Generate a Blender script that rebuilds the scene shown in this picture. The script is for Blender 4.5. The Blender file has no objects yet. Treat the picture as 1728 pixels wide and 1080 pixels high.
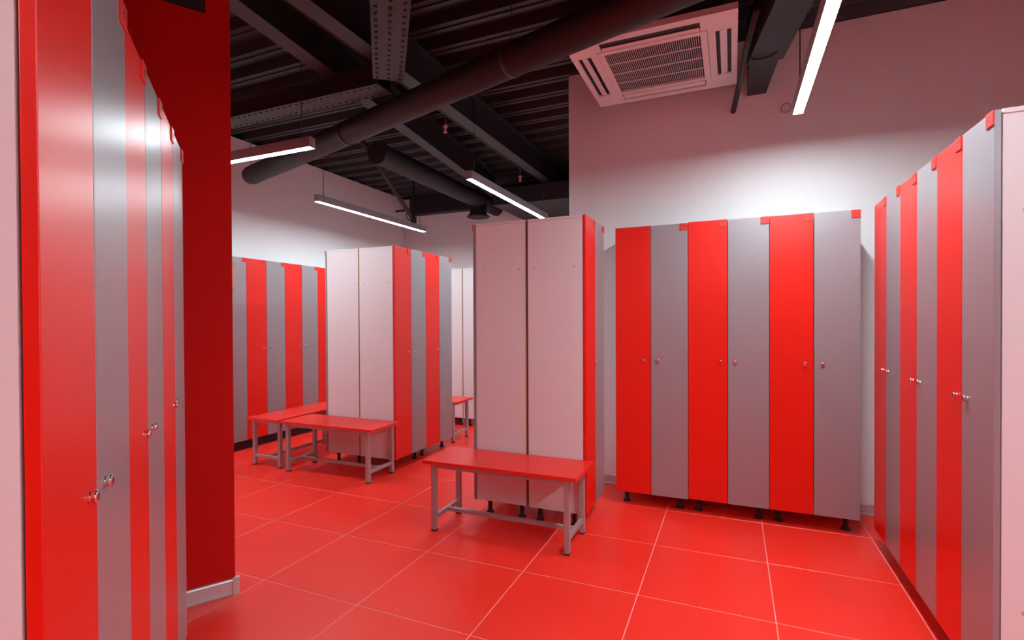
import bpy, bmesh, math, random
from mathutils import Vector, Matrix

random.seed(7)
scn = bpy.context.scene
COL = scn.collection

# ------------------------------------------------------------------ camera
F_PX, YAW, PITCH, ROLL, CAM_H = 863.33, 0.4068, -0.0092, -0.0047, 1.3343
PPY = 548.77
cam_data = bpy.data.cameras.new('camera')
cam = bpy.data.objects.new('camera', cam_data)
COL.objects.link(cam)
cam_data.sensor_fit = 'HORIZONTAL'
cam_data.sensor_width = 36.0
cam_data.lens = 36.0 * F_PX / 1728.0
cam_data.shift_y = (PPY - 540.0) / 1728.0
cam_data.clip_start = 0.02
_cy, _sy, _cp, _sp = math.cos(YAW), math.sin(YAW), math.cos(PITCH), math.sin(PITCH)
_f = Vector((-_sy * _cp, _cy * _cp, _sp))
_r = Vector((_cy, _sy, 0))
_u = _r.cross(_f)
_r2 = math.cos(ROLL) * _r + math.sin(ROLL) * _u
_u2 = -math.sin(ROLL) * _r + math.cos(ROLL) * _u
cam.matrix_world = Matrix(((_r2.x, _u2.x, -_f.x, 0), (_r2.y, _u2.y, -_f.y, 0),
                           (_r2.z, _u2.z, -_f.z, CAM_H), (0, 0, 0, 1)))
scn.camera = cam

# ------------------------------------------------------------------ world and exposure
LED_STRENGTH = 160.0
world = bpy.data.worlds.new('world')
scn.world = world
world.use_nodes = True
world.node_tree.nodes['Background'].inputs[0].default_value = (0.6, 0.6, 0.65, 1)
world.node_tree.nodes['Background'].inputs[1].default_value = 0.0
scn.view_settings.view_transform = 'Standard'
scn.view_settings.look = 'None'
scn.view_settings.gamma = 1.0
scn.view_settings.use_curve_mapping = False
scn.view_settings.exposure = 0.14

# ------------------------------------------------------------------ materials
MATS = {}


def mat(name, col, rough=0.5, metal=0.0, var=0.0, scale=6.0, bump=0.0, bscale=200.0, spec=0.5,
        emit=None, strength=0.0, coat=0.0, rvar=0.0):
    m = bpy.data.materials.new(name)
    m.use_nodes = True
    nt = m.node_tree
    b = nt.nodes['Principled BSDF']
    b.inputs['Base Color'].default_value = (*col, 1)
    b.inputs['Roughness'].default_value = rough
    b.inputs['Metallic'].default_value = metal
    b.inputs['Specular IOR Level'].default_value = spec
    b.inputs['Coat Weight'].default_value = coat
    b.inputs['Coat Roughness'].default_value = 0.32
    tc = nt.nodes.new('ShaderNodeTexCoord')
    if var or rvar:
        n = nt.nodes.new('ShaderNodeTexNoise')
        n.inputs['Scale'].default_value = scale
        n.inputs['Detail'].default_value = 4
        nt.links.new(tc.outputs['Object'], n.inputs['Vector'])
    if var:
        r = nt.nodes.new('ShaderNodeValToRGB')
        r.color_ramp.elements[0].position = 0.3
        r.color_ramp.elements[1].position = 0.7
        r.color_ramp.elements[0].color = (*[c * (1 - var) for c in col], 1)
        r.color_ramp.elements[1].color = (*[min(1, c * (1 + var)) for c in col], 1)
        nt.links.new(n.outputs['Fac'], r.inputs['Fac'])
        nt.links.new(r.outputs['Color'], b.inputs['Base Color'])
    if rvar:
        mr = nt.nodes.new('ShaderNodeMapRange')
        mr.inputs['To Min'].default_value = rough - rvar
        mr.inputs['To Max'].default_value = rough + rvar
        nt.links.new(n.outputs['Fac'], mr.inputs['Value'])
        nt.links.new(mr.outputs['Result'], b.inputs['Roughness'])
    if bump:
        n2 = nt.nodes.new('ShaderNodeTexNoise')
        n2.inputs['Scale'].default_value = bscale
        n2.inputs['Detail'].default_value = 3
        nt.links.new(tc.outputs['Object'], n2.inputs['Vector'])
        bp = nt.nodes.new('ShaderNodeBump')
        bp.inputs['Strength'].default_value = bump
        bp.inputs['Distance'].default_value = 0.002
        nt.links.new(n2.outputs['Fac'], bp.inputs['Height'])
        nt.links.new(bp.outputs['Normal'], b.inputs['Normal'])
    if emit:
        b.inputs['Emission Color'].default_value = (*emit, 1)
        b.inputs['Emission Strength'].default_value = strength
    MATS[name] = m
    return m


mat('wall_white', (0.80, 0.79, 0.80), 0.85, var=0.015, scale=1.5, bump=0.08, bscale=350)
mat('wall_red', (0.52, 0.004, 0.003), 0.8, spec=0.2, var=0.03, scale=2, bump=0.06, bscale=350)
mat('tile_red', (0.94, 0.032, 0.018), 0.34, var=0.03, scale=3, rvar=0.04, bump=0.03, bscale=60)
mat('grout', (0.85, 0.36, 0.30), 0.85, bump=0.1)
mat('door_red', (0.78, 0.012, 0.003), 0.36, var=0.01, scale=3, bump=0.03, bscale=500, coat=0.25)
mat('door_grey', (0.33, 0.318, 0.345), 0.36, metal=0.25, var=0.02, scale=3, bump=0.03, bscale=500, coat=0.25)
mat('panel_white', (0.78, 0.775, 0.80), 0.45, var=0.015, scale=2, bump=0.05, bscale=400)
mat('chipboard_edge', (0.42, 0.27, 0.15), 0.8, var=0.2, scale=120)
mat('screw_cap', (0.50, 0.45, 0.46), 0.5)
mat('plate_red', (0.78, 0.045, 0.035), 0.35)
mat('digit_dark', (0.25, 0.008, 0.006), 0.6)
mat('chrome', (0.80, 0.78, 0.78), 0.12, metal=1.0)
mat('lock_slot', (0.02, 0.02, 0.02), 0.5)
mat('leg_black', (0.012, 0.012, 0.012), 0.5)
mat('bench_red', (0.80, 0.025, 0.015), 0.36, var=0.02, scale=4, bump=0.03, bscale=400)
mat('steel_grey', (0.42, 0.41, 0.43), 0.42, metal=0.35, var=0.03, scale=8)
mat('aluminium', (0.60, 0.60, 0.63), 0.35, metal=0.5, var=0.03, scale=10)
mat('ceiling_black', (0.014, 0.0135, 0.017), 0.55, var=0.2, scale=5, bump=0.1, bscale=80)
mat('steel_black', (0.019, 0.0175, 0.021), 0.5, var=0.2, scale=6, bump=0.1, bscale=120)
mat('pipe_black', (0.016, 0.012, 0.014), 0.62, var=0.15, scale=5, bump=0.1, bscale=60)
mat('ac_white', (0.74, 0.72, 0.71), 0.4)
mat('ac_dark', (0.02, 0.018, 0.02), 0.7)
for _k in (0.5, 0.6, 0.9, 1.0):
    mat('led_%d' % int(_k * 100), (0.9, 0.9, 0.9), 0.5, emit=(0.86, 0.96, 1.0), strength=LED_STRENGTH * _k)
mat('lamp_body', (0.40, 0.39, 0.41), 0.45, metal=0.4)
mat('wire', (0.02, 0.02, 0.02), 0.6)
mat('sprinkler_red', (0.85, 0.38, 0.40), 0.3, metal=0.3)
mat('cream', (0.78, 0.72, 0.60), 0.4)


# ------------------------------------------------------------------ mesh helpers
def new_bm():
    return bmesh.new()


def add_box(bm, x0, x1, y0, y1, z0, z1, bevel=0.0, mi=0, M=None):
    vs = [bm.verts.new(p) for p in ((x0, y0, z0), (x1, y0, z0), (x1, y1, z0), (x0, y1, z0),
                                    (x0, y0, z1), (x1, y0, z1), (x1, y1, z1), (x0, y1, z1))]
    fs = []
    for q in ((0, 3, 2, 1), (4, 5, 6, 7), (0, 1, 5, 4), (1, 2, 6, 5), (2, 3, 7, 6), (3, 0, 4, 7)):
        f = bm.faces.new([vs[i] for i in q])
        f.material_index = mi
        fs.append(f)
    if M is not None:
        bmesh.ops.transform(bm, matrix=M, verts=vs)
    if bevel:
        es = list({e for f in fs for e in f.edges})
        bmesh.ops.bevel(bm, geom=es, offset=bevel, segments=2, profile=0.5, affect='EDGES')
    return vs


def add_prism(bm, pts, z0, z1, mi=0):
    """plan polygon (counter-clockwise) extruded from z0 to z1"""
    lo = [bm.verts.new((p[0], p[1], z0)) for p in pts]
    hi = [bm.verts.new((p[0], p[1], z1)) for p in pts]
    n = len(pts)
    fs = [bm.faces.new(list(reversed(lo))), bm.faces.new(hi)]
    for i in range(n):
        fs.append(bm.faces.new((lo[i], lo[(i + 1) % n], hi[(i + 1) % n], hi[i])))
    for f in fs:
        f.material_index = mi


def add_lathe(bm, prof, n=20, M=None, mi=0, smooth=True):
    """prof: (radius, z) list revolved about local z"""
    rings = []
    vs = []
    for r, z in prof:
        ring = []
        for i in range(n):
            a = 2 * math.pi * i / n
            v = bm.verts.new((r * math.cos(a), r * math.sin(a), z))
            ring.append(v)
        vs += ring
        rings.append(ring)
    for a, b in zip(rings[:-1], rings[1:]):
        for i in range(n):
            f = bm.faces.new((a[i], a[(i + 1) % n], b[(i + 1) % n], b[i]))
            f.smooth = smooth
            f.material_index = mi
    f0 = bm.faces.new(list(reversed(rings[0])))
    f1 = bm.faces.new(rings[-1])
    f0.material_index = f1.material_index = mi
    if M is not None:
        bmesh.ops.transform(bm, matrix=M, verts=vs)


def add_tube(bm, pts, r, n=10, mi=0, caps=True):
    pts = [Vector(p) for p in pts]
    rings = []
    ref = None
    for i, p in enumerate(pts):
        t = (pts[min(i + 1, len(pts) - 1)] - pts[max(i - 1, 0)]).normalized()
        if ref is None:
            ref = Vector((0, 0, 1)) if abs(t.z) < 0.9 else Vector((1, 0, 0))
        a = t.cross(ref).normalized()
        b = a.cross(t).normalized()
        ref = b
        rr = r[i] if isinstance(r, (list, tuple)) else r
        rings.append([bm.verts.new(p + rr * (math.cos(2 * math.pi * k / n) * a + math.sin(2 * math.pi * k / n) * b))
                      for k in range(n)])
    for a, b in zip(rings[:-1], rings[1:]):
        for i in range(n):
            f = bm.faces.new((a[i], b[i], b[(i + 1) % n], a[(i + 1) % n]))
            f.smooth = True
            f.material_index = mi
    if caps:
        bm.faces.new(rings[0]).material_index = mi
        bm.faces.new(list(reversed(rings[-1]))).material_index = mi


def mesh_of(bm, name, mats):
    me = bpy.data.meshes.new(name)
    bmesh.ops.recalc_face_normals(bm, faces=bm.faces)
    bm.to_mesh(me)
    bm.free()
    for m in (mats if isinstance(mats, (list, tuple)) else [mats]):
        me.materials.append(MATS[m])
    return me


def link(name, me, parent=None, loc=(0, 0, 0), rz=0.0):
    o = bpy.data.objects.new(name, me)
    COL.objects.link(o)
    o.location = loc
    o.rotation_euler = (0, 0, rz)
    if parent is not None:
        o.parent = parent
    return o


def obj(name, bm, mats, parent=None, loc=(0, 0, 0), rz=0.0, recenter=False):
    if recenter:
        xs = [v.co.x for v in bm.verts]
        ys = [v.co.y for v in bm.verts]
        zs = [v.co.z for v in bm.verts]
        c = Vector(((min(xs) + max(xs)) / 2, (min(ys) + max(ys)) / 2, min(zs)))
        bmesh.ops.translate(bm, verts=bm.verts, vec=-c)
        loc = Vector(loc) + c
    return link(name, mesh_of(bm, name, mats), parent, loc, rz)


def thing(name, label, cat, loc=(0, 0, 0), rz=0.0, group=None):
    o = bpy.data.objects.new(name, None)
    o.empty_display_size = 0.1
    COL.objects.link(o)
    o.location = loc
    o.rotation_euler = (0, 0, rz)
    return tag(o, label, cat, group)


def tag(o, label, cat, group=None):
    o['label'] = label
    o['category'] = cat
    if group:
        o['group'] = group
    return o


def struct(name, bm, m, parent=None):
    o = obj(name, bm, m, parent)
    o['kind'] = 'structure'
    return o


# ------------------------------------------------------------------ room shell
CEIL = 3.38
XL, XR, YR, YF, YB, XRET = -5.07, 3.0, -2.2, 7.24, 4.15, -1.26

# floor: grout bed with single tiles
bm = new_bm()
add_box(bm, XL - 0.15, XR + 0.15, YR - 0.15, YF + 0.15, -0.05, -0.0015)
floor = struct('floor', bm, 'grout')
TX0, TY0, TS, GAP = -0.4236, 3.1099, 0.6, 0.0044
tile_cache = {}
for i in range(-8, 6):
    for j in range(-9, 7):
        x0, x1 = TX0 + i * TS, TX0 + (i + 1) * TS
        y0, y1 = TY0 + j * TS, TY0 + (j + 1) * TS
        x0, x1, y0, y1 = max(x0, XL), min(x1, XR), max(y0, YR), min(y1, YF)
        if x1 - x0 < 0.02 or y1 - y0 < 0.02:
            continue
        if x0 > XRET + 0.15 and y0 > YB + 0.15:
            continue
        w, h = x1 - x0 - GAP, y1 - y0 - GAP
        key = (round(w, 4), round(h, 4))
        if key not in tile_cache:
            b = new_bm()
            c = 0.0012
            lo = [b.verts.new((sx * w / 2, sy * h / 2, -0.0035)) for sx, sy in ((-1, -1), (1, -1), (1, 1), (-1, 1))]
            md = [b.verts.new((sx * w / 2, sy * h / 2, -c)) for sx, sy in ((-1, -1), (1, -1), (1, 1), (-1, 1))]
            hi = [b.verts.new((sx * (w / 2 - c), sy * (h / 2 - c), 0)) for sx, sy in ((-1, -1), (1, -1), (1, 1), (-1, 1))]
            b.faces.new(hi)
            for k in range(4):
                k2 = (k + 1) % 4
                b.faces.new((md[k], md[k2], hi[k2], hi[k]))
                b.faces.new((lo[k], lo[k2], md[k2], md[k]))
            tile_cache[key] = mesh_of(b, 'floor_tile', 'tile_red')
        link('floor_tile', tile_cache[key], floor, ((x0 + x1) / 2, (y0 + y1) / 2, 0))

# walls
bm = new_bm(); add_box(bm, XL - 0.15, XL, YR - 0.15, YF + 0.15, 0, CEIL)
struct('wall_left', bm, 'wall_white')
bm = new_bm(); add_box(bm, XL, XRET + 0.15, YF, YF + 0.15, 0, CEIL)
struct('wall_far', bm, 'wall_white')
bm = new_bm(); add_box(bm, XRET, XRET + 0.15, YB + 0.15, YF, 0, CEIL)
struct('wall_return', bm, 'wall_white')
bm = new_bm(); add_box(bm, XRET, XR, YB, YB + 0.15, 0, CEIL)
struct('wall_back', bm, 'wall_white')
bm = new_bm(); add_box(bm, XR, XR + 0.15, YR - 0.15, YB + 0.15, 0, CEIL)
struct('wall_right', bm, 'wall_white')
bm = new_bm(); add_box(bm, XL, XR, YR - 0.15, YR, 0, CEIL)
struct('wall_rear', bm, 'wall_red')

# red partition with the corner pillar (plan polygon, rounded corner towards the lockers)
RD = Vector((-0.7640, 0.6452))          # along the left-hand locker row
RN = Vector((0.6452, 0.7640))           # out of its doors
C1, Q = Vector((-2.405, 1.495)), Vector((-2.250, 1.762))
FE = (Q - C1).normalized()
A1 = C1 - RN * 0.275
A0 = A1 - RD * 2.15
rc = 0.05
d1, d2 = (A1 - C1).normalized(), (Q - C1).normalized()
arc = []
for k in range(6):
    t = k / 5
    arc.append((1 - t) ** 2 * (C1 + d1 * rc) + 2 * t * (1 - t) * C1 + t * t * (C1 + d2 * rc))
BE = Vector((-FE.y, FE.x))
Q2 = Q + BE * 0.35
A1b = A1 + RD * 0.36 - RN * 0.15
A0b = A0 - RN * 0.15
bm = new_bm()
add_prism(bm, [A0, A1] + arc + [Q, Q2, A1b, A0b], 0, CEIL)
struct('wall_partition', bm, 'wall_red')


# aluminium skirting, profile with a rounded lip at top and foot
def skirting(name, p0, p1, out, mname='aluminium', h=0.075):
    p0, p1, out = Vector(p0), Vector(p1), Vector(out)
    prof = [(0, 0), (0.016, 0), (0.017, 0.006), (0.011, 0.012), (0.011, h - 0.012), (0.014, h - 0.008),
            (0.011, h - 0.001), (0.004, h), (0, h)]
    bm = new_bm()
    rings = []
    for p in (p0, p1):
        rings.append([bm.verts.new((p.x + out.x * o, p.y + out.y * o, z)) for o, z in prof])
    n = len(prof)
    for i in range(n):
        bm.faces.new((rings[0][i], rings[1][i], rings[1][(i + 1) % n], rings[0][(i + 1) % n]))
    bm.faces.new(rings[0]); bm.faces.new(list(reversed(rings[1])))
    return struct(name, bm, mname)


skirting('baseboard_back', (XRET, YB), (XR, YB), (0, -1))
skirting('baseboard_left', (XL, YR), (XL, YF), (1, 0))
skirting('baseboard_far', (XL, YF), (XRET, YF), (0, -1))
bp = skirting('baseboard_partition', C1 + FE * 0.02, Q, (FE.y, -FE.x))
# end cap of the pillar skirting, wrapping the free corner
bm = new_bm()
OUT = Vector((FE.y, -FE.x))
cc = Q
pts = [cc + OUT * 0.019 - FE * 0.012, cc + OUT * 0.019 + FE * 0.010, cc + OUT * 0.010 + FE * 0.019,
       cc + FE * 0.019 - OUT * 0.01, cc + FE * 0.001 - OUT * 0.01, cc + OUT * 0.001 + FE * 0.001, cc + OUT * 0.001 - FE * 0.012]
add_prism(bm, pts, 0, 0.080)
obj('corner_cap', bm, 'aluminium', bp)

# ceiling: black deck with single ribs running across the room
bm = new_bm()
add_box(bm, XL - 0.15, XR + 0.15, YR - 0.15, YF + 0.15, CEIL + 0.075, CEIL + 0.12)
ceiling = struct('ceiling', bm, 'ceiling_black')
bm = new_bm()
prof = [(-0.075, 0.077), (-0.048, 0.004), (-0.012, 0.004), (-0.008, 0.014), (0.008, 0.014), (0.012, 0.004), (0.048, 0.004),
        (0.075, 0.077)]
L = XR - XL
ra = [bm.verts.new((-L / 2, y, z)) for y, z in prof]
rb = [bm.verts.new((L / 2, y, z)) for y, z in prof]
for i in range(len(prof)):
    k = (i + 1) % len(prof)
    bm.faces.new((ra[i], ra[k], rb[k], rb[i]))
bm.faces.new(ra); bm.faces.new(list(reversed(rb)))
rib_me = mesh_of(bm, 'deck_rib', 'steel_black')
y = YR + 0.08
while y < YF:
    link('deck_rib', rib_me, ceiling, ((XL + XR) / 2, y, CEIL))
    y += 0.262

# ------------------------------------------------------------------ lockers
LW, LD, LZ0, LZ1 = 0.5, 0.394, 0.10, 2.0


def build_meshes():
    M = {}
    bm = new_bm(); add_box(bm, 0, 0.016, 0, LD - 0.0262, LZ0, LZ1 - 0.0165, 0.001)
    M['side'] = mesh_of(bm, 'side_panel', 'panel_white')
    bm = new_bm(); add_box(bm, 0, LW - 0.002, 0, LD - 0.0262, LZ1 - 0.0155, LZ1, 0.001)
    M['top'] = mesh_of(bm, 'top_panel', 'panel_white')
    bm = new_bm(); add_box(bm, 0.017, LW - 0.019, 0, LD - 0.0262, LZ0, LZ0 + 0.016)
    M['bottom'] = mesh_of(bm, 'bottom_panel', 'panel_white')
    bm = new_bm(); add_box(bm, 0.0, LW - 0.002, LD - 0.0258, LD - 0.0218, LZ0 + 0.002, LZ1 - 0.002)
    M['back'] = mesh_of(bm, 'back_panel', 'chipboard_edge')
    for c in ('red', 'grey'):
        bm = new_bm(); add_box(bm, 0.0014, 0.2476, 0, 0.018, LZ0 - 0.002, LZ1, 0.0016)
        M[c] = mesh_of(bm, 'door', 'door_' + c)
    # cam lock: rosette, barrel, domed head, key slot
    bm = new_bm()
    R = Matrix.Rotation(math.pi / 2, 4, 'X')
    add_lathe(bm, [(0.0100, 0.0), (0.0092, 0.0015), (0.0086, 0.004), (0.0112, 0.0075), (0.0117, 0.0100), (0.0100, 0.0115),
                   (0.0060, 0.0122), (0.0010, 0.0124)], 20, R)
    add_box(bm, -0.0012, 0.0012, -0.0130, -0.0118, -0.0045, 0.0045, mi=1)
    M['lock'] = mesh_of(bm, 'lock', ['chrome', 'lock_slot'])
    # foot
    bm = new_bm()
    add_lathe(bm, [(0.026, 0.0), (0.027, 0.006), (0.022, 0.014), (0.015, 0.018), (0.014, 0.075), (0.024, 0.082), (0.024, LZ0 - 0.001)], 16)
    M['foot'] = mesh_of(bm, 'foot', 'leg_black')
    bm = new_bm()
    add_lathe(bm, [(0.0060, 0.0), (0.0060, 0.0008), (0.0045, 0.0016)], 14, Matrix.Rotation(-math.pi / 2, 4, 'Y'))
    M['cap'] = mesh_of(bm, 'screw_cap', 'screw_cap')
    bm = new_bm(); add_box(bm, 0.0, LW - 0.002, 0.045, 0.06, 0.001, LZ0 - 0.003, 0.001)
    M['plinth'] = mesh_of(bm, 'plinth', 'leg_black')
    return M


LM = build_meshes()
PW, PH = 0.050, 0.047
plate_cache = {}


def plate_mesh(txt):
    if txt in plate_cache:
        return plate_cache[txt]
    bm = new_bm()
    add_box(bm, -PW, 0, -0.005, 0, -PH, 0, 0.001)
    if txt:
        cu = bpy.data.curves.new('digits', 'FONT')
        cu.body = txt
        cu.size = 0.030
        cu.align_x = 'CENTER'
        cu.align_y = 'CENTER'
        to = bpy.data.objects.new('digits', cu)
        COL.objects.link(to)
        dg = bpy.context.evaluated_depsgraph_get()
        tm = bpy.data.meshes.new_from_object(to.evaluated_get(dg))
        bpy.data.objects.remove(to)
        bpy.data.curves.remove(cu)
        T = Matrix.Translation((-PW / 2, -0.0054, -PH / 2)) @ Matrix.Rotation(math.pi / 2, 4, 'X')
        vm = [bm.verts.new(T @ v.co) for v in tm.vertices]
        for p in tm.polygons:
            try:
                bm.faces.new([vm[k] for k in p.vertices]).material_index = 1
            except ValueError:
                pass
        bpy.data.meshes.remove(tm)
        # engraved frame line
        e, t = 0.0045, 0.0014
        for x0, x1, z0, z1 in ((-PW + e, -e, -e - t, -e), (-PW + e, -e, -PH + e, -PH + e + t),
                               (-PW + e, -PW + e + t, -PH + e + t, -e - t), (-e - t, -e, -PH + e + t, -e - t)):
            vs = [bm.verts.new((x, -0.00525, z)) for x, z in ((x0, z0), (x1, z0), (x1, z1), (x0, z1))]
            bm.faces.new(vs).material_index = 1
    me = bpy.data.meshes.new('number_plate')
    bm.to_mesh(me)
    bm.free()
    me.materials.append(MATS['plate_red'])
    me.materials.append(MATS['digit_dark'])
    plate_cache[txt] = me
    return me


def locker(label, loc, rz, nums=('', ''), ends='', group=None, plinth=False, dz=0.0):
    """two-door cabinet; local x along the doors, y into the cabinet, origin at the floor under the left front corner"""
    t = thing('locker_cabinet', label, 'locker', loc, rz, group)
    yb = 0.0215
    for side in ('L', 'R'):
        x = 0.0005 if side == 'L' else LW - 0.0175 - 0.0015
        s = link('side_panel', LM['side'], t, (x, yb, dz))
        if side in ends:
            for yy in (0.055, 0.325):
                for zz in (0.40, 1.675):
                    if side == 'L':
                        link('screw_cap', LM['cap'], s, (0.0, yy, zz))
                    else:
                        link('screw_cap', LM['cap'], s, (0.016, yy, zz), math.pi)
    link('top_panel', LM['top'], t, (0.001, yb, dz))
    link('bottom_panel', LM['bottom'], t, (0.001, yb, dz))
    link('back_panel', LM['back'], t, (0.001, yb, dz))
    for k, c in enumerate(('red', 'grey')):
        d = link('door', LM[c], t, (0.0005 + 0.25 * k, 0, dz + random.uniform(-0.0015, 0.0015)))
        d['label'] = ('red' if k == 0 else 'grey') + ' locker door'
        link('lock', LM['lock'], d, (0.25 - 0.047 if k == 0 else 0.047, 0, 1.049), 0)
        link('number_plate', plate_mesh(nums[k]), d, (0.2476, 0, LZ1))
    for x in (0.062, LW - 0.062):
        for yy in (0.095, LD - 0.06):
            link('foot', LM['foot'], t, (x, yy, 0))
    if plinth:
        link('plinth', LM['plinth'], t, (0.001, 0.0, 0))
    return t


H = math.pi / 2
G_BACK, G_RIGHT, G_LEFT = 'lockers along the white back wall', 'lockers in the right-hand row', 'lockers along the left wall'
G_NEAR, G_MID, G_FAR = 'lockers in the left foreground row', 'lockers of the central divider', 'lockers of the far dividers'
for i, n in enumerate(((69, 70), (71, 72), (73, 74))):
    locker(('leftmost of the lockers on the white back wall, plates 69 and 70',
            'middle locker of the white back wall, plates 71 and 72',
            'rightmost locker on the white back wall, plates 73 and 74')[i],
           (-0.780 + 0.5 * i, 3.705, 0), 0, ('%d' % n[0], '%d' % n[1]), 'LR', G_BACK, dz=(-0.002, 0.002, 0.001)[i])
names = ('farthest red and grey locker of the right-hand row, next to the back wall',
         'middle red and grey locker of the right-hand row',
         'nearest red and grey locker of the right-hand row, its white side panel towards the viewer')
for i in range(3):
    n = (75 + 2 * i, 76 + 2 * i)
    locker(names[i], (0.768, 3.612 - 0.5 * i, 0), -H, ('%d' % n[0], '%d' % n[1]), 'R' if i == 2 else '', G_RIGHT)
locker('central divider locker with red and grey doors facing the numbered back-wall lockers',
       (-0.848, 3.143, 0), H, ('67', '68'), 'L', G_MID)
locker('central divider locker with doors turned left, white side panel behind the front bench',
       (-1.6465, 3.643, 0), -H, ('', ''), 'R', G_MID)
locker('far divider locker at the near right, red and grey doors beside its bench', (-2.741, 3.744, 0), H, ('47', '48'), 'L', G_FAR)
locker('far divider locker at the back right, red and grey doors before the narrow gap', (-2.741, 4.244, 0), H, ('49', '50'), '', G_FAR)
locker('far divider locker with doors turned left, white side panel above the far bench',
       (-3.5335, 4.244, 0), -H, ('', ''), 'R', G_FAR)
locker('far divider locker hidden behind, doors turned to the left wall row', (-3.5335, 4.744, 0), -H, ('', ''), '', G_FAR)
locker('rearmost divider locker, white side panel seen right of the gap line', (-2.741, 5.70, 0), H, ('', ''), 'L', G_FAR, plinth=True)
locker('rearmost divider locker, white side panel seen left of the gap line', (-3.5335, 6.20, 0), -H, ('', ''), 'R', G_FAR, plinth=True)
left_names = ('left wall locker half hidden by the red pillar, only its grey door showing',
              'second locker of the left wall row from the red pillar, behind the lengthwise bench',
              'third locker of the left wall row from the red pillar',
              'fourth locker of the left wall row, its red door cut by the far divider',
              'last locker of the left wall row, hidden behind the far divider')
for i in range(5):
    locker(left_names[i], (-4.66, 3.314 + 0.5 * i, 0), H, ('%d' % (21 + 2 * i), '%d' % (22 + 2 * i)), '', G_LEFT, plinth=True)
near_names = ('nearest locker of the left foreground row, white end panel at the picture edge',
              'middle locker of the left foreground row', 'last locker of the left foreground row, beside the dark red pillar')
rzn = math.atan2(RD.y, RD.x)
near_pos = [(-0.8102, 0.3608), (-1.2201, 0.6938)]
near_pos.append((near_pos[1][0] + RD.x * 0.5, near_pos[1][1] + RD.y * 0.5))
for i in range(3):
    locker(near_names[i], (*near_pos[i], 0), rzn, ('%d' % (81 + 2 * i), '%d' % (82 + 2 * i)), 'L' if i == 0 else ('R' if i == 2 else ''), G_NEAR)

# ------------------------------------------------------------------ benches
BL, BW, BH = 1.01, 0.385, 0.45


def bench_meshes():
    M = {}
    bm = new_bm(); add_box(bm, -BL / 2, BL / 2, -BW / 2, BW / 2, BH - 0.022, BH, 0.003)
    M['seat'] = mesh_of(bm, 'seat', 'bench_red')
    bm = new_bm(); add_box(bm, -0.016, 0.016, -0.016, 0.016, 0.008, BH - 0.0225, 0.002)
    M['leg'] = mesh_of(bm, 'leg', 'steel_grey')
    bm = new_bm(); add_box(bm, -0.0165, 0.0165, -0.0165, 0.0165, 0, 0.0095, 0.001)
    M['glide'] = mesh_of(bm, 'foot_glide', 'leg_black')
    lx, ly = BL / 2 - 0.065, BW / 2 - 0.035
    bm = new_bm(); add_box(bm, -0.0125, 0.0125, -ly + 0.016, ly - 0.016, 0.075, 0.10, 0.0015)
    M['end'] = mesh_of(bm, 'end_rail', 'steel_grey')
    bm = new_bm(); add_box(bm, -lx + 0.0125, lx - 0.0125, -0.0125, 0.0125, 0.075, 0.10, 0.0015)
    M['long'] = mesh_of(bm, 'stretcher', 'steel_grey')
    bm = new_bm(); add_box(bm, -lx + 0.016, lx - 0.016, -0.0125, 0.0125, BH - 0.048, BH - 0.0225, 0.0015)
    M['apron'] = mesh_of(bm, 'seat_rail', 'steel_grey')
    bm = new_bm(); add_box(bm, -0.0125, 0.0125, -ly + 0.016, ly - 0.016, BH - 0.048, BH - 0.0225, 0.0015)
    M['apron_end'] = mesh_of(bm, 'seat_rail', 'steel_grey')
    return M, lx, ly


BM_, LX, LY = bench_meshes()


def bench(label, loc, rz):
    t = thing('bench', label, 'bench', loc, rz, 'changing room benches')
    link('seat', BM_['seat'], t)
    for sx in (-1, 1):
        for sy in (-1, 1):
            l = link('leg', BM_['leg'], t, (sx * LX, sy * LY, 0))
            link('foot_glide', BM_['glide'], l)
        link('end_rail', BM_['end'], t, (sx * LX, 0, 0))
        link('seat_rail', BM_['apron_end'], t, (sx * LX, 0, 0))
    link('stretcher', BM_['long'], t)
    for sy in (-1, 1):
        link('seat_rail', BM_['apron'], t, (0, sy * LY, 0))
    return t


bench('red-topped bench with grey steel frame in front of the central divider', (-1.305, 2.945, 0), 0)
bench('red-topped bench standing across the end of the far divider', (-3.195, 3.545, 0), 0)
bench('red-topped bench standing lengthwise along the left wall lockers', (-3.945, 3.875, 0), H)
bench('red-topped bench in the gap before the rearmost divider, only its end showing', (-3.255, 5.045, 0), 0)

# ------------------------------------------------------------------ lights
LAMP_Z, LAMP_L, LAMP_W, LAMP_H = 2.60, 2.05, 0.060, 0.075


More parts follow.
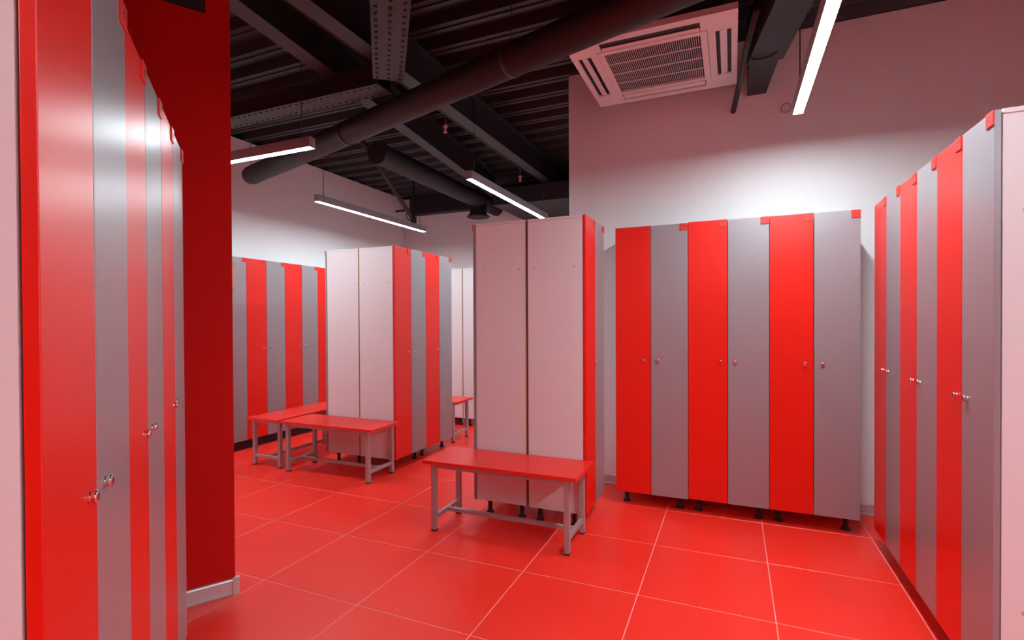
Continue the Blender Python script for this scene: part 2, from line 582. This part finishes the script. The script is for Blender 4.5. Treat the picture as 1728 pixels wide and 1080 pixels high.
def lamp(label, loc, rz, power=100, length=LAMP_L):
    t = thing('linear_lamp', label, 'lamp', loc, rz, 'linear ceiling lamps')
    bm = new_bm()
    h = length / 2
    # U-shaped aluminium body: top, two cheeks that end flush with the diffuser
    add_box(bm, -h, h, -LAMP_W / 2, LAMP_W / 2, 0.012, LAMP_H, 0.002)
    add_box(bm, -h, h, -LAMP_W / 2, -LAMP_W / 2 + 0.004, -0.0, 0.0125)
    add_box(bm, -h, h, LAMP_W / 2 - 0.004, LAMP_W / 2, -0.0, 0.0125)
    obj('housing', bm, 'lamp_body', t)
    bm = new_bm()
    add_box(bm, -h + 0.004, h - 0.004, -LAMP_W / 2 + 0.0045, LAMP_W / 2 - 0.0045, 0.0005, 0.011)
    obj('diffuser', bm, 'led_%d' % power, t)
    for sx in (-1, 1):
        bm = new_bm()
        add_box(bm, sx * (h + 0.0005), sx * (h + 0.0035), -LAMP_W / 2, LAMP_W / 2, -0.001, LAMP_H)
        obj('end_cap', bm, 'lamp_body', t)
        bm = new_bm()
        x = sx * (h - 0.10)
        add_box(bm, x - 0.012, x + 0.012, -0.012, 0.012, LAMP_H, LAMP_H + 0.012, 0.002)
        add_tube(bm, [(x, 0, LAMP_H + 0.01), (x, 0, CEIL + 0.0755 - LAMP_Z)], 0.0034, 6)
        obj('suspension_wire', bm, 'wire', t)
    return t


lamp('lit linear lamp over the left aisle, seen before the white left wall', (-4.03, 4.155 + LAMP_L / 2, LAMP_Z), H, 60)
lamp('lit linear lamp hanging over the aisle just left of the central divider', (-2.16, 4.06 + LAMP_L / 2, LAMP_Z), H, 60)
lamp('bright lit linear lamp at upper right, near the ceiling air conditioner', (0.372, 3.607 - LAMP_L / 2, LAMP_Z), H, 90)
lamp('lit linear lamp running crosswise beside the red pillar', (-2.812 - LAMP_L / 2, 2.86, LAMP_Z), 0, 60)
lamp('added linear fill lamp, unseen, running crosswise behind the viewer', (-1.35, -1.30, LAMP_Z), 0, 100)  # added, out of view: frontal fill for the white panels facing the camera
lamp('added linear fill lamp, unseen, behind and right of the viewer', (1.95, 0.0, LAMP_Z), H, 100)  # second added fill, never in view, brightens the room from the right

# ------------------------------------------------------------------ ceiling air conditioner
AX0, AX1, AY0, AY1, AZ = -0.945, 0.030, 3.010, 3.968, 3.0
ACX, ACY = (AX0 + AX1) / 2, (AY0 + AY1) / 2
ac = thing('air_conditioner', 'white square ceiling cassette air conditioner above the back-wall lockers', 'air conditioner', (ACX, ACY, AZ))
hx, hy = (AX1 - AX0) / 2, (AY1 - AY0) / 2


def rect_minus(bm, outer, holes, z0, z1):
    """slab with rectangular holes, from a grid of cells"""
    xs = sorted({outer[0], outer[1]} | {h[0] for h in holes} | {h[1] for h in holes})
    ys = sorted({outer[2], outer[3]} | {h[2] for h in holes} | {h[3] for h in holes})
    V = {}

    def v(i, j, k):
        if (i, j, k) not in V:
            V[(i, j, k)] = bm.verts.new((xs[i], ys[j], (z0, z1)[k]))
        return V[(i, j, k)]

    def solid(i, j):
        if i < 0 or j < 0 or i >= len(xs) - 1 or j >= len(ys) - 1:
            return False
        cx, cy = (xs[i] + xs[i + 1]) / 2, (ys[j] + ys[j + 1]) / 2
        return not any(h[0] < cx < h[1] and h[2] < cy < h[3] for h in holes)

    for i in range(len(xs) - 1):
        for j in range(len(ys) - 1):
            if not solid(i, j):
                continue
            bm.faces.new((v(i, j, 0), v(i, j + 1, 0), v(i + 1, j + 1, 0), v(i + 1, j, 0)))
            bm.faces.new((v(i, j, 1), v(i + 1, j, 1), v(i + 1, j + 1, 1), v(i, j + 1, 1)))
            if not solid(i - 1, j):
                bm.faces.new((v(i, j, 0), v(i, j, 1), v(i, j + 1, 1), v(i, j + 1, 0)))
            if not solid(i + 1, j):
                bm.faces.new((v(i + 1, j, 0), v(i + 1, j + 1, 0), v(i + 1, j + 1, 1), v(i + 1, j, 1)))
            if not solid(i, j - 1):
                bm.faces.new((v(i, j, 0), v(i + 1, j, 0), v(i + 1, j, 1), v(i, j, 1)))
            if not solid(i, j + 1):
                bm.faces.new((v(i, j + 1, 0), v(i, j + 1, 1), v(i + 1, j + 1, 1), v(i + 1, j + 1, 0)))


S = 0.29                                   # half length of an outlet slot
slots = [(-S, S, -hy + 0.058, -hy + 0.150), (-S, S, hy - 0.150, hy - 0.058),
         (-hx + 0.035, -hx + 0.120, -S, S), (hx - 0.120, hx - 0.035, -S, S)]
gx, gy = 0.285, 0.285
bm = new_bm()
rect_minus(bm, (-hx, hx, -hy, hy), slots + [(-gx - 0.04, gx + 0.04, -gy - 0.04, gy + 0.04)], 0, 0.012)
rect_minus(bm, (-hx, hx, -hy, hy), [(-hx + 0.018, hx - 0.018, -hy + 0.018, hy - 0.018)], 0.0122, 0.036)
obj('panel', bm, 'ac_white', ac)
bm = new_bm()
rect_minus(bm, (-gx - 0.037, gx + 0.037, -gy - 0.037, gy + 0.037), [(-gx, gx, -gy, gy)], -0.003, 0.012)
gf = obj('grille_frame', bm, 'ac_white', ac)
bar = new_bm(); add_box(bar, -gx, gx, -0.0022, 0.0022, 0.0, 0.005)
bar_me = mesh_of(bar, 'grille_bar', 'ac_white')
for k in range(1, 4):
    link('grille_bar', bar_me, gf, (0, -gy + 2 * gy * k / 4, 0))
fin = new_bm(); add_box(fin, -0.0013, 0.0013, -gy, gy, 0.001, 0.005)
fin_me = mesh_of(fin, 'grille_fin', 'ac_white')
NF = 46
for k in range(1, NF):
    link('grille_fin', fin_me, gf, (-gx + 2 * gx * k / NF, 0, 0))
bm = new_bm()
add_box(bm, -hx + 0.02, hx - 0.02, -hy + 0.02, hy - 0.02, 0.0135, 0.05)
add_box(bm, -0.42, 0.42, -0.42, 0.42, 0.05, 0.30)
obj('body', bm, 'ac_dark', ac)
for k, s in enumerate(slots):
    bm = new_bm()
    cx, cy = (s[0] + s[1]) / 2, (s[2] + s[3]) / 2
    along_x = s[1] - s[0] > s[3] - s[2]
    Ln = (s[1] - s[0] if along_x else s[3] - s[2]) / 2 - 0.006
    Wd = (0.012, 0.034, 0.020, 0.020)[k]
    closed = (k == 1)
    sign = 1 if (cx + cy) > 0 else -1
    add_box(bm, -Ln, Ln, -Wd, Wd, -0.003, 0.003, 0.0015)
    tilt = Matrix.Rotation(sign * math.radians(3 if closed else 14), 4, 'X')
    Mx = Matrix.Translation((cx, cy + (0.032 if k == 0 else 0.0), 0.005)) @ (Matrix.Identity(4) if along_x else Matrix.Rotation(-H, 4, 'Z')) @ tilt
    bmesh.ops.transform(bm, matrix=Mx, verts=bm.verts)
    obj('louvre', bm, 'ac_white', ac)
for sx in (-1, 1):
    for sy in (-1, 1):
        bm = new_bm()
        add_tube(bm, [(sx * 0.40, sy * 0.40, 0.28), (sx * 0.40, sy * 0.40, CEIL + 0.0755 - AZ)], 0.005, 6)
        obj('hanger_rod', bm, 'wire', ac)

# ------------------------------------------------------------------ ceiling steel and ducts


def frame_of(p0, p1):
    p0, p1 = Vector(p0), Vector(p1)
    d = (p1 - p0)
    return (p0 + p1) / 2, d.length, math.atan2(d.y, d.x)


def ibeam(label, p0, p1, zb, zt, w=0.12):
    c, ln, a = frame_of(p0, p1)
    t = thing('steel_beam', label, 'beam', (c.x, c.y, zb), a, 'black roof beams')
    h = zt - zb
    bm = new_bm(); add_box(bm, -ln / 2, ln / 2, -w / 2, w / 2, 0, 0.012)
    obj('bottom_flange', bm, 'steel_black', t)
    bm = new_bm(); add_box(bm, -ln / 2, ln / 2, -0.004, 0.004, 0.0121, h - 0.0121)
    obj('web', bm, 'steel_black', t)
    bm = new_bm(); add_box(bm, -ln / 2, ln / 2, -w / 2, w / 2, h - 0.012, h)
    obj('top_flange', bm, 'steel_black', t)
    return t


ibeam('black steel I-beam over the aisle left of the central divider', (-2.20, 0.2), (-2.17, 7.2), 3.10, 3.382)
ibeam('black steel I-beam running above the far divider', (-2.42, 0.9), (-3.10, 6.6), 3.10, 3.382)


def girder(label, p0, p1, z0, z1, w, rows):
    c, ln, a = frame_of(p0, p1)
    t = thing('bolted_girder', label, 'girder', (c.x, c.y, z0), a, 'bolted black girders')
    bm = new_bm(); add_box(bm, -ln / 2, ln / 2, -w / 2, w / 2, 0, 0.014, 0.001)
    obj('bottom_plate', bm, 'steel_black', t)
    for s in (-1, 1):
        bm = new_bm(); add_box(bm, -ln / 2, ln / 2, s * w * 0.36 - 0.005, s * w * 0.36 + 0.005, 0.0142, z1 - z0 - 0.0142)
        obj('web', bm, 'steel_black', t)
    bm = new_bm(); add_box(bm, -ln / 2, ln / 2, -w / 2, w / 2, z1 - z0 - 0.014, z1 - z0)
    obj('top_plate', bm, 'steel_black', t)
    for yy in rows:
        bm = new_bm()
        n = int(ln / 0.06)
        for k in range(n):
            x = -ln / 2 + (k + 0.5) * ln / n
            add_lathe(bm, [(0.010, 0.0), (0.010, -0.004), (0.006, -0.007)], 6, Matrix.Translation((x, yy, 0)), smooth=False)
        o = obj('bolt_row', bm, 'ceiling_black', t)
        o['kind'] = 'stuff'
    return t


gd = Vector((0.609, -0.793))
ga = Vector((-2.132, 2.860))
girder('black bolted girder coming diagonally from the top edge of the picture', ga, ga + gd * 3.4, 2.96, 3.098, 0.204, (-0.075, 0.0, 0.075))
girder('black bolted girder running left above the crosswise lamp', (-5.05, 2.962), (-2.24, 2.962), 2.962, 3.098, 0.18, (-0.06, 0.06))

# long dark pipe with a rounded end
pe0, pe1 = Vector((-4.80, 3.965, 2.90)), Vector((1.2, 2.09, 2.90))
pd = (pe1 - pe0).normalized()
pp = thing('ceiling_pipe', 'long dark round pipe crossing below the roof, passing the air conditioner', 'pipe', (pe0.x, pe0.y, pe0.z - 0.095))
rel = Vector((pe0.x, pe0.y, pe0.z - 0.095))
bm = new_bm()
rs = [0.02, 0.06, 0.084, 0.095, 0.095, 0.095]
ps = [pe0 + pd * t for t in (0.0, 0.012, 0.035, 0.08, 3.0, (pe1 - pe0).length)]
add_tube(bm, [p - rel for p in ps], rs, 24)
obj('pipe_body', bm, 'pipe_black', pp)
for t in (1.95, 3.75):
    bm = new_bm()
    add_tube(bm, [pe0 + pd * (t - 0.02) - rel, pe0 + pd * (t + 0.02) - rel], 0.099, 24)
    obj('pipe_clamp', bm, 'steel_black', pp)
for t in (0.06, 1.95, 3.75):
    p = pe0 + pd * t - rel
    bm = new_bm()
    add_tube(bm, [p + Vector((0, 0, 0.09)), p + Vector((0, 0, CEIL + 0.0755 - 2.90))], 0.003, 6)
    obj('hanger_wire', bm, 'wire', pp)

# spiral duct with a down spout
DX, DY0, DY1, DZ, DR = -3.37, 4.33, 7.235, 3.075, 0.112
sd = thing('spiral_duct', 'dark spiral-wound round duct over the far divider with capped end', 'duct', (DX, DY0, DZ - DR))
bm = new_bm()
pts, rad = [], []
yy = 0.0
k = 0
while yy < DY1 - DY0:
    pts.append((0, yy, DR)); rad.append(DR + (0.003 if k % 3 == 0 else 0))
    yy += 0.022
    k += 1
pts.append((0, DY1 - DY0, DR)); rad.append(DR)
add_tube(bm, pts, rad, 28)
obj('duct_body', bm, 'pipe_black', sd)
bm = new_bm()
add_tube(bm, [(0, -0.012, DR), (0, 0.03, DR)], 0.118, 28)
obj('end_cap', bm, 'pipe_black', sd)
bm = new_bm()
Y_S = 6.65 - DY0
add_lathe(bm, [(0.140, -0.135), (0.165, -0.126), (0.165, -0.115), (0.130, -0.085), (0.122, -0.06), (0.122, DR)], 24, Matrix.Translation((-0.02, Y_S, 0)))
obj('spout', bm, 'pipe_black', sd)

bm = new_bm()
add_box(bm, -2.92, XRET - 0.02, 6.15, YF - 0.005, 2.86, 3.08, 0.004)
tag(obj('box_duct', bm, 'ceiling_black', recenter=True), 'flat black rectangular duct above the top of the central divider', 'duct')
bm = new_bm()
add_box(bm, -4.88, -2.95, YF - 0.16, YF - 0.003, 3.08, 3.379)
tag(obj('edge_beam', bm, 'ceiling_black', recenter=True), 'black beam along the top of the far white wall', 'beam')

# slanted brace with bracket near the far corner
b0, b1 = Vector((-3.62, 4.25, 3.36)), Vector((-4.32, 6.35, 2.84))
br = thing('roof_brace', 'slanted dark steel brace ending in a bracket near the far left corner', 'brace', tuple(b1))
bm = new_bm(); add_tube(bm, [b0 - b1, Vector((0, 0, 0))], 0.028, 12)
obj('brace_tube', bm, 'pipe_black', br)
bm = new_bm()
add_box(bm, -0.30, 0.02, -0.012, 0.012, 0.12, 0.145)
obj('cross_bar', bm, 'steel_black', br)
bm = new_bm()
add_box(bm, 0.01, 0.03, -0.02, 0.02, -0.03, 0.54)
add_box(bm, -0.02, 0.05, -0.03, 0.03, -0.07, 0.02, 0.004)
obj('bracket', bm, 'steel_black', br)
bm = new_bm()
add_tube(bm, [(-0.10, 0, 0.13), (-0.11, 0, 0.04), (-0.07, 0, -0.02), (-0.02, 0, 0.0), (0.0, 0, 0.06)], 0.007, 8)
obj('cable_loop', bm, 'wire', br)

# small sprinkler line between the beams
sp = thing('sprinkler_line', 'thin dark sprinkler pipe with small pink heads between the roof beams', 'sprinkler', (-2.36, 3.0, 3.0))
bm = new_bm(); add_tube(bm, [(0, -1.0, 0.19), (0, 4.1, 0.19)], 0.017, 10)
obj('supply_pipe', bm, 'pipe_black', sp)
for yy in (0.99, 2.75):
    bm = new_bm()
    add_lathe(bm, [(0.016, 0.02), (0.018, 0.024), (0.008, 0.035), (0.010, 0.055), (0.020, 0.07), (0.020, 0.085), (0.006, 0.09), (0.006, 0.175)],
              12, Matrix.Translation((0, yy, 0)))
    obj('sprinkler_head', bm, 'sprinkler_red', sp)
for yy in (0.2, 2.0, 3.8):
    bm = new_bm(); add_tube(bm, [(0, yy, 0.2), (0, yy, CEIL + 0.0755 - 3.0)], 0.004, 6)
    obj('hanger_rod', bm, 'wire', sp)

# dark box duct that runs into the back wall, right of the air conditioner
wd = thing('wall_duct', 'dark box duct entering the back wall right of the air conditioner', 'duct', (0.185, 3.60, 2.95))
bm = new_bm()
add_prism(bm, [(-0.10, 0.0), (0.105, 0.0), (0.105 + 0.155 * 2.6, -2.6), (-0.10 + 0.175 * 2.6, -2.6)], 0, 0.28)
obj('duct_body', bm, 'pipe_black', wd)
bm = new_bm()
add_prism(bm, [(-0.085, 0.548), (0.038, 0.548), (0.088, 0.001), (-0.085, 0.001)], 0.022, 0.25)
obj('wall_sleeve', bm, 'pipe_black', wd)
bm = new_bm()
add_tube(bm, [(0.125, 3.05, 3.00), (0.077, 3.45, 2.975), (0.052, 3.75, 2.945), (0.018, 4.05, 2.892), (0.006, 4.145, 2.876)], 0.019, 12)
tag(obj('drain_pipe', bm, 'pipe_black', recenter=True), 'short black drain pipe slanting down to the back wall beside the duct', 'pipe')
bm = new_bm()
cab = [(0.105, 3.50, 2.975), (0.112, 3.50, 2.94), (0.15, 3.50, 2.928), (0.22, 3.50, 2.935), (0.285, 3.50, 2.965), (0.335, 3.50, 3.03), (0.355, 3.50, 3.12), (0.36, 3.50, 3.25), (0.36, 3.50, 3.455)]
add_tube(bm, cab, 0.008, 8)
tag(obj('loose_cable', bm, 'wire', recenter=True), 'black cable looping under the dark wall duct', 'cable')
bm = new_bm()
R = Matrix.Translation((0.352, 4.149, 2.843)) @ Matrix.Rotation(H, 4, 'X')
add_lathe(bm, [(0.036, 0.0), (0.036, 0.006), (0.032, 0.009), (0.029, 0.006), (0.028, 0.004)], 28, R)
add_lathe(bm, [(0.027, 0.0), (0.027, 0.006), (0.024, 0.0075)], 28, R, mi=1)
tag(obj('round_vent', bm, ['screw_cap', 'ac_white'], recenter=True), 'small round white cover on the back wall beside the bright lamp', 'wall cover')

# black duct sleeve high on the pillar and a cream switch on its hidden side
bm = new_bm()
e0, e1 = C1 - FE * 0.03, C1 + FE * 0.205
o0 = OUT * 0.012
add_prism(bm, [e0 + OUT * 0.001, e0 + o0, e1 + o0, e1 + OUT * 0.001], 2.80, 3.379)
tag(obj('duct_sleeve', bm, 'steel_black', recenter=True), 'black duct sleeve high up on the dark red pillar', 'duct')
sw = Q + BE * 0.012
bm = new_bm()
pa, pb_ = sw + FE * 0.0005, sw + BE * 0.085 + FE * 0.0005
add_prism(bm, [pa, pa + FE * 0.013 + BE * 0.004, pb_ + FE * 0.013 - BE * 0.004, pb_], 1.495, 1.625)
tag(obj('wall_switch', bm, 'cream', recenter=True), 'cream wall switch on the edge of the red pillar', 'switch')
